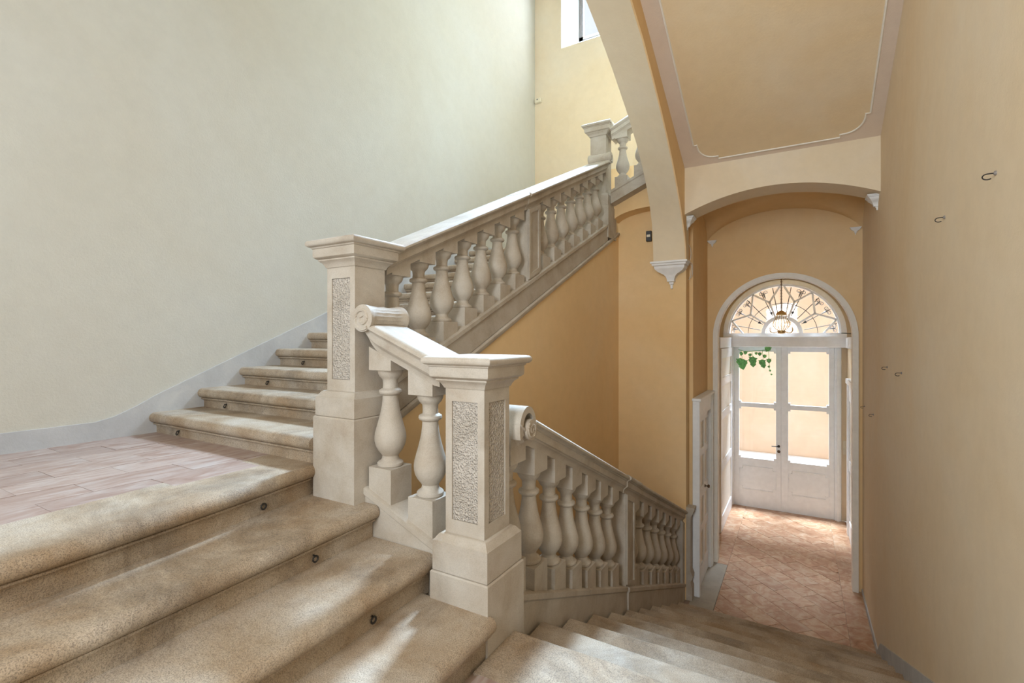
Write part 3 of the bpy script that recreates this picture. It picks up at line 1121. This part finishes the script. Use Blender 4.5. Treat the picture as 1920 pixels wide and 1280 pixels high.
corbel('large white moulded corbel at the foot of the broad arch', 'y', -1.355, YW, 0.92)
corbel('small chipped corbel at left end of the cross arch', '+x', 6.10, -1.165, 1.425, 0.46)
corbel('small chipped corbel at right end of the cross arch', '-x', 6.10, XR, 1.425, 0.46)
corbel('tiny corbel in the left corner above the entrance arch', 'y', -1.08, 7.5, 1.38, 0.28)
corbel('tiny corbel in the right corner above the entrance arch', 'y', 0.60, 7.5, 1.38, 0.28)

# ------------------------------------------------------------------ glazed entrance doors
DY = YE
door = thing('door_1', 'white double entrance door with four panes under the fanlight', 'door', (FX, DY, ZH), kind='structure')
bm = bmesh.new()
for a in ((-1.17, -1.088, ZH, -0.17), (0.52, 0.617, ZH, -0.17)):
    box(bm, a[0], a[1], DY - 0.06, DY + 0.08, a[2], a[3], 0.006)
    box(bm, a[0] + 0.03, a[1] - 0.03, DY - 0.085, DY - 0.06, a[2], a[3])
obj('door_frame', bm, 'paint_white', door)


def bevel_box(x0, x1, y0, y1, z0, z1, b=0.005):
    return B(x0, x1, y0, y1, z0, z1, b)


def leaf(x0, x1, gx0_, gx1_, handle):
    l = obj('door_leaf', frame_leaf(x0, x1, gx0_, gx1_), 'paint_white', door)
    for z0, z1 in ((-1.22, -0.255), (-2.255, -1.30)):
        obj('pane', B(gx0_ - 0.01, gx1_ + 0.01, DY + 0.006, DY + 0.012, z0 - 0.01, z1 + 0.01), 'glass', l)
        bm = bmesh.new()
        for cx_ in (gx0_, gx1_):
            for cz_ in (z0, z1):
                sx = 1 if cx_ == gx0_ else -1
                sz = 1 if cz_ == z0 else -1
                box(bm, min(cx_, cx_ + sx * 0.035), max(cx_, cx_ + sx * 0.035), DY - 0.022, DY + 0.02, min(cz_, cz_ + sz * 0.035), max(cz_, cz_ + sz * 0.035))
        obj('corner_block', bm, 'paint_white', l)
    # raised bottom panel with notched corners
    a, b, c, d, n = gx0_ + 0.01, gx1_ + 0.0, -2.84, -2.41, 0.05
    lp = [(a + n, c), (b - n, c), (b - n, c + n), (b, c + n), (b, d - n), (b - n, d - n), (b - n, d), (a + n, d), (a + n, d - n), (a, d - n), (a, c + n), (a + n, c + n)]
    bm = bmesh.new()
    tube(bm, [(x, DY - 0.022, z) for x, z in lp], 0.012, 4, closed=True)
    obj('panel_moulding', bm, 'paint_white', l)
    if handle:
        bm = bmesh.new()
        lathe(bm, 0, 0, [(0.022, 0), (0.022, 0.012), (0.010, 0.016), (0.010, 0.05)], 14)
        bmesh.ops.rotate(bm, verts=bm.verts, matrix=Matrix.Rotation(PI / 2, 3, 'X'))
        bmesh.ops.translate(bm, verts=bm.verts, vec=(-0.335, DY - 0.022, -1.985))
        tube(bm, [(-0.335, DY - 0.066, -1.985), (-0.38, DY - 0.07, -1.985), (-0.45, DY - 0.066, -1.988)], 0.009, 8)
        obj('handle', bm, 'iron_dark', l)
        bm = bmesh.new()
        lathe(bm, 0, 0, [(0.026, 0), (0.026, 0.012), (0.008, 0.015)], 14)
        bmesh.ops.rotate(bm, verts=bm.verts, matrix=Matrix.Rotation(PI / 2, 3, 'X'))
        bmesh.ops.translate(bm, verts=bm.verts, vec=(-0.335, DY - 0.022, -2.08))
        obj('lock', bm, 'brass_dark', l)


def frame_leaf(x0, x1, a, b):
    bm = bmesh.new()
    y0, y1 = DY - 0.022, DY + 0.022
    box(bm, x0, a, y0, y1, ZH + 0.002, -0.175, 0.004)
    box(bm, b, x1, y0, y1, ZH + 0.002, -0.175, 0.004)
    for z0, z1 in ((-0.255, -0.175), (-1.30, -1.22), (ZH + 0.002, -2.255)):
        box(bm, a - 0.002, b + 0.002, y0 + 0.001, y1 - 0.001, z0, z1)
    return bm


leaf(-1.087, -0.2955, -0.997, -0.381, True)
leaf(-0.2945, 0.519, -0.184, 0.436, False)

# transom beam and its returns along the vestibule walls
bm = bmesh.new()
box(bm, -1.36, 0.80, DY - 0.13, DY + 0.1, -0.172, 0.008, 0.01)
box(bm, -1.36, 0.80, DY - 0.15, DY - 0.1, -0.02, 0.010)
struct('trim_2', bm, 'paint_white', 'white transom beam between the entrance doors and the fanlight', 'trim')
struct('trim_3', B(-1.37, VX0 + 0.02, 8.60, DY - 0.16, -0.175, 0.004, 0.006), 'paint_white', 'white cornice block along the left vestibule wall', 'trim')
struct('trim_4', B(VX1 - 0.03, 0.83, 8.60, DY - 0.16, -0.175, 0.004, 0.006), 'paint_white', 'white cornice block along the right vestibule wall', 'trim')

# ------------------------------------------------------------------ fanlight
fan = thing('window_1', 'half round fanlight with star shaped bars and iron scrolls', 'window', (FX, DY, FZ), kind='structure')
bm = bmesh.new()
ro, ri = 0.983, 0.872
y0, y1 = DY - 0.06, DY + 0.06
for (r0, r1, ya) in ((ro, ri + 0.03, y0), (ri + 0.05, ri, y0 + 0.03)):
    loft(bm, [[(FX + r0 * math.cos(a), ya, FZ + r0 * math.sin(a)), (FX + r1 * math.cos(a), ya, FZ + r1 * math.sin(a)), (FX + r1 * math.cos(a), y1, FZ + r1 * math.sin(a)), (FX + r0 * math.cos(a), y1, FZ + r0 * math.sin(a))] for a in [PI * i / 48 for i in range(49)]])
box(bm, FX - ro, FX + ro, y0, y1, FZ - 0.06, FZ + 0.015)
obj('window_frame', bm, 'paint_white', fan)
bm = bmesh.new()
f_ = [bm.verts.new((FX + 0.9 * math.cos(PI * i / 40), DY + 0.03, FZ + 0.9 * math.sin(PI * i / 40))) for i in range(41)]
fc = bm.faces.new(f_)
r = bmesh.ops.extrude_face_region(bm, geom=[fc])
bmesh.ops.translate(bm, verts=[v for v in r['geom'] if isinstance(v, bmesh.types.BMVert)], vec=(0, 0.005, 0))
obj('pane', bm, 'glass', fan)


def flat_bar(bm, p, q, wd, yc, th=0.035):
    p, q = Vector((p[0], 0, p[1])), Vector((q[0], 0, q[1]))
    d = (q - p).normalized()
    n = Vector((-d.z, 0, d.x)) * wd / 2
    c = Vector((FX, yc, FZ))
    t_ = Vector((0, th / 2, 0))
    loft(bm, [[c + k + n - t_, c + k - n - t_, c + k - n + t_, c + k + n + t_] for k in (p, q)])


nodes = [(-0.035, 0.87), (-0.20, 0.58), (-0.475, 0.735), (-0.515, 0.36), (-0.84, 0.25), (-0.64, 0.0)]
for sgn in (1, -1):
    for a, b in zip(nodes[:-1], nodes[1:]):
        bm = bmesh.new()
        flat_bar(bm, (sgn * a[0], a[1]), (sgn * b[0], b[1]), 0.032, DY)
        obj('star_bar', bm, 'paint_white', fan)
    for a, b in ((nodes[1], (-0.105, 0.30)), (nodes[3], (-0.255, 0.185))):
        bm = bmesh.new()
        flat_bar(bm, (sgn * a[0], a[1]), (sgn * b[0], b[1]), 0.032, DY)
        obj('star_bar', bm, 'paint_white', fan)
bm = bmesh.new()
loft(bm, [[(FX + r_ * math.cos(a), yy, FZ + r_ * math.sin(a)) for r_, yy in ((0.335, DY - 0.018), (0.27, DY - 0.018), (0.27, DY + 0.018), (0.335, DY + 0.018))] for a in [PI * i / 32 for i in range(33)]])
obj('inner_ring', bm, 'paint_white', fan)
for deg in (12, 30, 48, 66, 80, 100, 114, 132, 150, 168):
    a = math.radians(deg)
    r1 = 0.86
    r0 = 0.36
    bm = bmesh.new()
    tube(bm, [(FX + r_ * math.cos(a), DY + 0.014, FZ + r_ * math.sin(a)) for r_ in (r0, r1)], 0.0065, 6)
    if deg in (30, 66, 114, 150):
        tube(bm, [(FX + r_ * math.cos(a), DY + 0.014, FZ + r_ * math.sin(a)) for r_ in (0.37, 0.44, 0.445)], [0.001, 0.026, 0.006], 6)
    obj('spoke', bm, 'iron_dark', fan)
bm = bmesh.new()
tube(bm, [(FX + 0.56 * math.cos(PI * i / 40), DY + 0.016, FZ + 0.56 * math.sin(PI * i / 40)) for i in range(41)], 0.005, 6)
obj('thin_arc', bm, 'iron_dark', fan)
for deg in (7, 30, 44, 68, 112, 136, 150, 173):
    a = math.radians(deg)
    bm = bmesh.new()
    c = Vector((FX + 0.80 * math.cos(a), DY + 0.012, FZ + 0.80 * math.sin(a)))
    er = Vector((math.cos(a), 0, math.sin(a)))
    et = Vector((-math.sin(a), 0, math.cos(a)))
    for s in (-1, 1):
        pts = []
        for i in range(15):
            t_ = i / 14
            rr = 0.036 * (1 - 0.7 * t_)
            an = 2 * PI * 1.15 * t_
            pts.append(c + et * s * (0.045 - rr * math.cos(an)) + er * (0.012 + rr * math.sin(an)))
        tube(bm, pts, 0.006, 5)
    tube(bm, [c - er * 0.10, c - er * 0.05, c, c + er * 0.03], [0.002, 0.014, 0.018, 0.004], 6)
    tube(bm, [c - et * 0.05 - er * 0.005, c + et * 0.05 - er * 0.005], 0.008, 5)
    obj('iron_scroll', bm, 'iron_grey', fan)

# ------------------------------------------------------------------ side doors
def panel_leaf(parent, x, y0, y1, z0, z1, rows, face=1, th=0.03, st=0.07, mat='paint_white'):
    """leaf lying in a plane x = const, with sunk panels facing +x (face=1) or -x"""
    bm = bmesh.new()
    xa, xb = (x - th, x) if face > 0 else (x, x + th)
    xp0, xp1 = (x - th, x - 0.014) if face > 0 else (x + 0.014, x + th)
    box(bm, xa, xb, y0, y0 + st, z0, z1)
    box(bm, xa, xb, y1 - st, y1, z0, z1)
    edges = [z0]
    for a, b in sorted(rows):
        edges += [a, b]
    edges.append(z1)
    for i in range(0, len(edges), 2):
        box(bm, xa, xb, y0 + st, y1 - st, edges[i], edges[i + 1])
    l = obj('door_leaf', bm, mat, parent)
    for a, b in rows:
        obj('door_panel', B(xp0, xp1, y0 + st - 0.002, y1 - st + 0.002, a - 0.002, b + 0.002), 'paint_cream', l)
    return l


d2 = thing('door_2', 'narrow white panelled door with brass knob in the corridor wall', 'door', (-1.10, 6.9, ZH), kind='structure')
bm = bmesh.new()
box(bm, -1.14, -1.056, 6.335, 6.402, ZH, -0.75, 0.006)
box(bm, -1.14, -1.056, 7.24, 7.45, ZH, -0.75, 0.006)
box(bm, -1.145, -1.060, 6.39, 7.24, -0.98, -0.75, 0.004)
box(bm, -1.145, -1.040, 6.325, 7.46, -0.78, -0.745, 0.006)
box(bm, -1.06, -1.048, 7.30, 7.40, ZH, -0.79)
obj('door_frame', bm, 'paint_white', d2)
rows = [(-1.42, -1.08), (-1.92, -1.52), (-2.40, -2.06), (-2.92, -2.50)]
la = panel_leaf(d2, -1.095, 6.40, 6.918, ZH + 0.008, -0.985, rows, 1, 0.04, 0.055)
lb_ = panel_leaf(d2, -1.095, 6.922, 7.235, ZH + 0.008, -0.985, rows, 1, 0.04, 0.055)
bm = bmesh.new()
lathe(bm, 0, 0, [(0.02, 0), (0.02, 0.008), (0.008, 0.012), (0.008, 0.03), (0.02, 0.038), (0.024, 0.05), (0.016, 0.062), (0.0, 0.064)], 14)
bmesh.ops.rotate(bm, verts=bm.verts, matrix=Matrix.Rotation(PI / 2, 3, 'Y'))
bmesh.ops.translate(bm, verts=bm.verts, vec=(-1.095, 6.955, -1.97))
obj('knob', bm, 'brass_dark', lb_)

d3 = thing('door_3', 'tall white panelled leaf standing open against the left vestibule wall', 'door', (-1.12, 9.25, ZH), kind='structure')
panel_leaf(d3, VX0 + 0.035, 8.60, 10.08, ZH + 0.006, -0.18, [(-2.95, -2.2), (-2.05, -1.35), (-1.22, -0.80), (-0.66, -0.34)], 1, 0.032, 0.12)

d4 = thing('door_4', 'white framed side door in the right vestibule wall', 'door', (VX1, 9.0, ZH), kind='structure')
bm = bmesh.new()
box(bm, 0.655, VX1, 9.52, 9.66, ZH, -0.70, 0.005)
box(bm, 0.655, VX1, 8.20, 8.34, ZH, -0.70, 0.005)
box(bm, 0.640, VX1, 8.18, 9.68, -0.74, -0.66, 0.005)
obj('door_frame', bm, 'paint_white', d4)
panel_leaf(d4, VX1 - 0.03, 8.34, 9.52, ZH + 0.006, -0.74, [(-2.9, -2.1), (-1.95, -1.0)], -1, 0.028, 0.1)
t = thing('light_switch', 'small ivory switch plate on the entrance wall beside the glass doors', 'switch', (0.665, DY - 0.01, -1.98))
obj('switch_plate', B(0.64, 0.69, DY - 0.014, DY, -2.02, -1.78, 0.003), 'plastic_ivory', t)
obj('switch_rocker', B(0.652, 0.678, DY - 0.02, DY - 0.012, -1.93, -1.87, 0.002), 'plastic_ivory', t)

# ------------------------------------------------------------------ chandelier
ch = thing('chandelier', 'small glass bead chandelier hanging before the fanlight', 'chandelier', (-0.23, 8.0, 0.06))
cc = (-0.23, 8.0)
bm = bmesh.new()
tube(bm, [(cc[0], cc[1], 1.055), (cc[0], cc[1], 0.36)], 0.006, 6)
for k in range(16):
    z = 0.38 + k * 0.042
    tube(bm, [(cc[0] + 0.011 * math.cos(a), cc[1] + 0.011 * math.sin(a) * (k % 2), z + 0.016 * math.sin(a)) for a in [2 * PI * i / 8 for i in range(8)]], 0.003, 4, closed=True)
obj('chain', bm, 'brass_dark', ch)
bm = bmesh.new()
lathe(bm, cc[0], cc[1], [(0.012, 0.385), (0.03, 0.380), (0.055, 0.362), (0.068, 0.34), (0.07, 0.325), (0.062, 0.322)], 20)
obj('crown', bm, 'brass', ch)
bm = bmesh.new()
lathe(bm, cc[0], cc[1], [(0.046, 0.105), (0.05, 0.10), (0.05, 0.088), (0.044, 0.08), (0.048, 0.066), (0.02, 0.056)], 20)
obj('bottom_ring', bm, 'brass', ch)
for k in range(16):
    a = 2 * PI * k / 16
    bm = bmesh.new()
    pr = [(0.064, 0.325), (0.070, 0.29), (0.085, 0.255), (0.104, 0.222), (0.112, 0.195), (0.104, 0.165), (0.082, 0.135), (0.06, 0.115), (0.048, 0.1)]
    pts, rs = [], []
    for i in range(len(pr) - 1):
        for q in range(3):
            t_ = q / 3
            r_ = pr[i][0] * (1 - t_) + pr[i + 1][0] * t_
            z_ = pr[i][1] * (1 - t_) + pr[i + 1][1] * t_
            pts.append((cc[0] + r_ * math.cos(a), cc[1] + r_ * math.sin(a), z_))
            rs.append(0.0065 if (i * 3 + q) % 2 else 0.002)
    tube(bm, pts, rs, 5)
    obj('bead_strand', bm, 'crystal', ch)
for k in range(4):
    a = PI / 4 + PI / 2 * k
    bm = bmesh.new()
    pts = []
    for i in range(14):
        t_ = i / 13
        r_ = 0.05 + 0.15 * math.sin(PI * t_ * 0.62)
        z_ = 0.092 - 0.03 * math.sin(PI * t_) + 0.06 * t_ ** 2
        pts.append((cc[0] + r_ * math.cos(a), cc[1] + r_ * math.sin(a), z_))
    tube(bm, pts, 0.005, 6)
    obj('arm', bm, 'brass', ch)

# ------------------------------------------------------------------ ivy trailing at the top of the left door leaf
ivy = thing('ivy_sprig', 'green ivy sprig trailing at the top of the left glass door', 'ivy', (-0.7, DY - 0.12, -0.26))
bm = bmesh.new()
tube(bm, [(-1.0, DY - 0.105, -0.22), (-0.9, DY - 0.11, -0.26), (-0.78, DY - 0.105, -0.25), (-0.62, DY - 0.11, -0.24), (-0.5, DY - 0.105, -0.21)], 0.006, 5)
for x, z0, z1 in ((-0.95, -0.25, -0.5), (-0.77, -0.25, -0.4), (-0.60, -0.24, -0.42), (-0.50, -0.22, -0.62)):
    tube(bm, [(x, DY - 0.11, z0), (x + 0.012, DY - 0.115, (z0 + z1) / 2), (x + 0.02, DY - 0.11, z1)], 0.004, 5)
obj('stem', bm, 'leaf_green', ivy)
LEAF = [(0, -0.5), (0.22, -0.28), (0.44, -0.02), (0.34, 0.12), (0.46, 0.34), (0.2, 0.34), (0.0, 0.46), (-0.2, 0.34), (-0.46, 0.34), (-0.34, 0.12), (-0.44, -0.02), (-0.22, -0.28)]
for x, z, s in ((-0.97, -0.45, 0.16), (-0.93, -0.53, 0.15), (-0.90, -0.47, 0.14), (-0.76, -0.42, 0.17), (-0.75, -0.49, 0.12), (-0.60, -0.46, 0.14), (-0.58, -0.51, 0.11), (-0.51, -0.20, 0.13), (-0.49, -0.42, 0.10), (-0.95, -0.30, 0.08), (-0.88, -0.28, 0.08), (-0.80, -0.32, 0.07), (-0.64, -0.30, 0.08), (-0.56, -0.34, 0.08), (-0.49, -0.53, 0.05), (-0.47, -0.60, 0.045), (-0.45, -0.67, 0.04), (-0.70, -0.29, 0.06)):
    rt = random.uniform(-0.5, 0.5)
    bm = bmesh.new()
    ring = []
    for u, v in LEAF:
        a, b = u * math.cos(rt) - v * math.sin(rt), u * math.sin(rt) + v * math.cos(rt)
        ring.append((x + a * s, DY - 0.12 - 0.02 * abs(u), z + b * s))
    f_ = bm.faces.new([bm.verts.new(p) for p in ring])
    r = bmesh.ops.extrude_face_region(bm, geom=[f_])
    bmesh.ops.translate(bm, verts=[v for v in r['geom'] if isinstance(v, bmesh.types.BMVert)], vec=(0, 0.003, 0))
    obj('leaf', bm, 'leaf_green', ivy)

# ------------------------------------------------------------------ courtyard beyond the doors
struct('wall_courtyard', B(-7, 6, 14.2, 14.5, -3.5, 5.0), 'plaster_peach', 'sunny peach wall across the courtyard beyond the glass doors', 'wall')
struct('ground_courtyard', B(-7, 6, YE + 0.3, 14.5, -3.6, -3.25), 'paving', 'pale paving of the courtyard outside the doors', 'ground')
bm = B(-7, 6, 14.0, 14.2, -3.3, -2.95, 0.02)
struct('trim_5', bm, 'plaster_white', 'white plinth at the foot of the courtyard wall', 'trim')

# ------------------------------------------------------------------ small fittings
def hook(y, z, s, label):
    t = thing('wall_hook', label, 'hook', (XR, y, z), 'iron hooks on the right wall')
    bm = bmesh.new()
    lathe(bm, 0, 0, [(0.018 * s, 0.0), (0.018 * s, 0.004), (0.010 * s, 0.008)], 12)
    bmesh.ops.rotate(bm, verts=bm.verts, matrix=Matrix.Rotation(-PI / 2, 3, 'Y'))
    bmesh.ops.translate(bm, verts=bm.verts, vec=(XR, y, z))
    obj('rosette', bm, 'iron_grey', t)
    bm = bmesh.new()
    pts = [(XR - 0.004, y, z), (XR - 0.035 * s, y, z)]
    for i in range(11):
        a = PI / 2 + PI * 1.25 * i / 10
        pts.append((XR - (0.040 + 0.0) * s + 0.026 * s * math.cos(a) * 1.15 - 0.01 * s, y, z - 0.022 * s + 0.022 * s * math.sin(a)))
    tube(bm, pts, 0.0045 * s, 6)
    obj('hook_arm', bm, 'iron_dark', t)


hook(2.66, 0.655, 0.52, 'iron hook highest and nearest on the right wall')
hook(3.46, 0.648, 0.52, 'iron hook second along the upper part of the right wall')
hook(4.757, -0.27, 0.52, 'iron hook lower on the right wall, nearer of the middle pair')
hook(5.476, -0.262, 0.52, 'iron hook lower on the right wall, farther of the middle pair')
hook(6.433, -0.814, 0.52, 'iron hook near the entrance arch, nearer of the last pair')
hook(7.25, -0.825, 0.52, 'iron hook closest to the entrance arch on the right wall')


def eyelet(loc, face, label):
    t = thing('stair_eyelet', label, 'eyelet', loc, 'iron carpet rod eyelets on the risers')
    bm = bmesh.new()
    x, y, z = loc
    n = 16
    if face == 'y':
        tube(bm, [(x, y + 0.012, z + 0.014), (x, y - 0.010, z + 0.012)], 0.004, 6)
        ring = [(x + 0.013 * math.cos(2 * PI * i / n), y - 0.012 + 0.004 * math.sin(2 * PI * i / n), z + 0.013 * math.sin(2 * PI * i / n)) for i in range(n)]
    else:
        tube(bm, [(x - 0.012, y, z + 0.014), (x + 0.010, y, z + 0.012)], 0.004, 6)
        ring = [(x + 0.012, y + 0.013 * math.cos(2 * PI * i / n), z + 0.013 * math.sin(2 * PI * i / n)) for i in range(n)]
    tube(bm, ring, 0.0042, 6, closed=True)
    obj('ring', bm, 'iron_dark', t)


ORD = ('first', 'second', 'third', 'fourth')
for k, (x, z) in enumerate(((-3.70, -0.655), (-3.71, -0.51), (-3.70, -0.363), (-3.70, -0.216))):
    eyelet((x, 1.745 + 0.33 * k + 0.024, z), 'y', 'iron ring on the %s riser of the upper flight' % ORD[k])
for k, (x, z) in enumerate(((-2.245, -0.818), (-1.865, -0.986), (-1.505, -1.154))):
    eyelet((x - 0.012, 1.45, z), 'x', 'iron ring on the %s riser of the short flight' % ('top', 'second', 'third')[k])

t = thing('alarm_sensor', 'small ivory sensor box high in the far corner', 'sensor', (-3.98, YF - 0.03, 4.16))
obj('sensor_body', B(-4.03, -3.91, YF - 0.06, YF, 4.12, 4.20, 0.006), 'plastic_ivory', t)
obj('sensor_lens', B(-3.985, -3.965, YF - 0.066, YF - 0.058, 4.165, 4.185, 0.002), 'plastic_black', t)
t = thing('wall_sensor', 'black wall device with white label beside the broad arch', 'sensor', (-1.577, YW - 0.02, 1.2))
obj('sensor_body', B(-1.665, -1.598, YW - 0.04, YW, 1.205, 1.335, 0.005), 'plastic_black', t)
obj('label_plate', B(-1.655, -1.612, YW - 0.043, YW - 0.038, 1.258, 1.288), 'plastic_ivory', t)
t = thing('loose_wires', 'loose white wires curling from the corridor wall beside the corbel', 'wire', (-1.15, 6.42, 0.9))
for k in range(3):
    bm = bmesh.new()
    ph = random.uniform(0, 6)
    pts = []
    for i in range(16):
        t_ = i / 15
        pts.append((-1.187 + 0.05 * math.sin(PI * t_), 6.27 + 0.03 * k + 0.05 * math.sin(4 * t_ + ph), 0.97 - 0.24 * t_ + 0.03 * math.sin(9 * t_ + ph) if k else 0.86 + 0.30 * t_))
    pts[0] = (-1.190, pts[0][1], pts[0][2])
    tube(bm, pts, 0.004, 5)
    obj('strand', bm, 'wire_white', t)
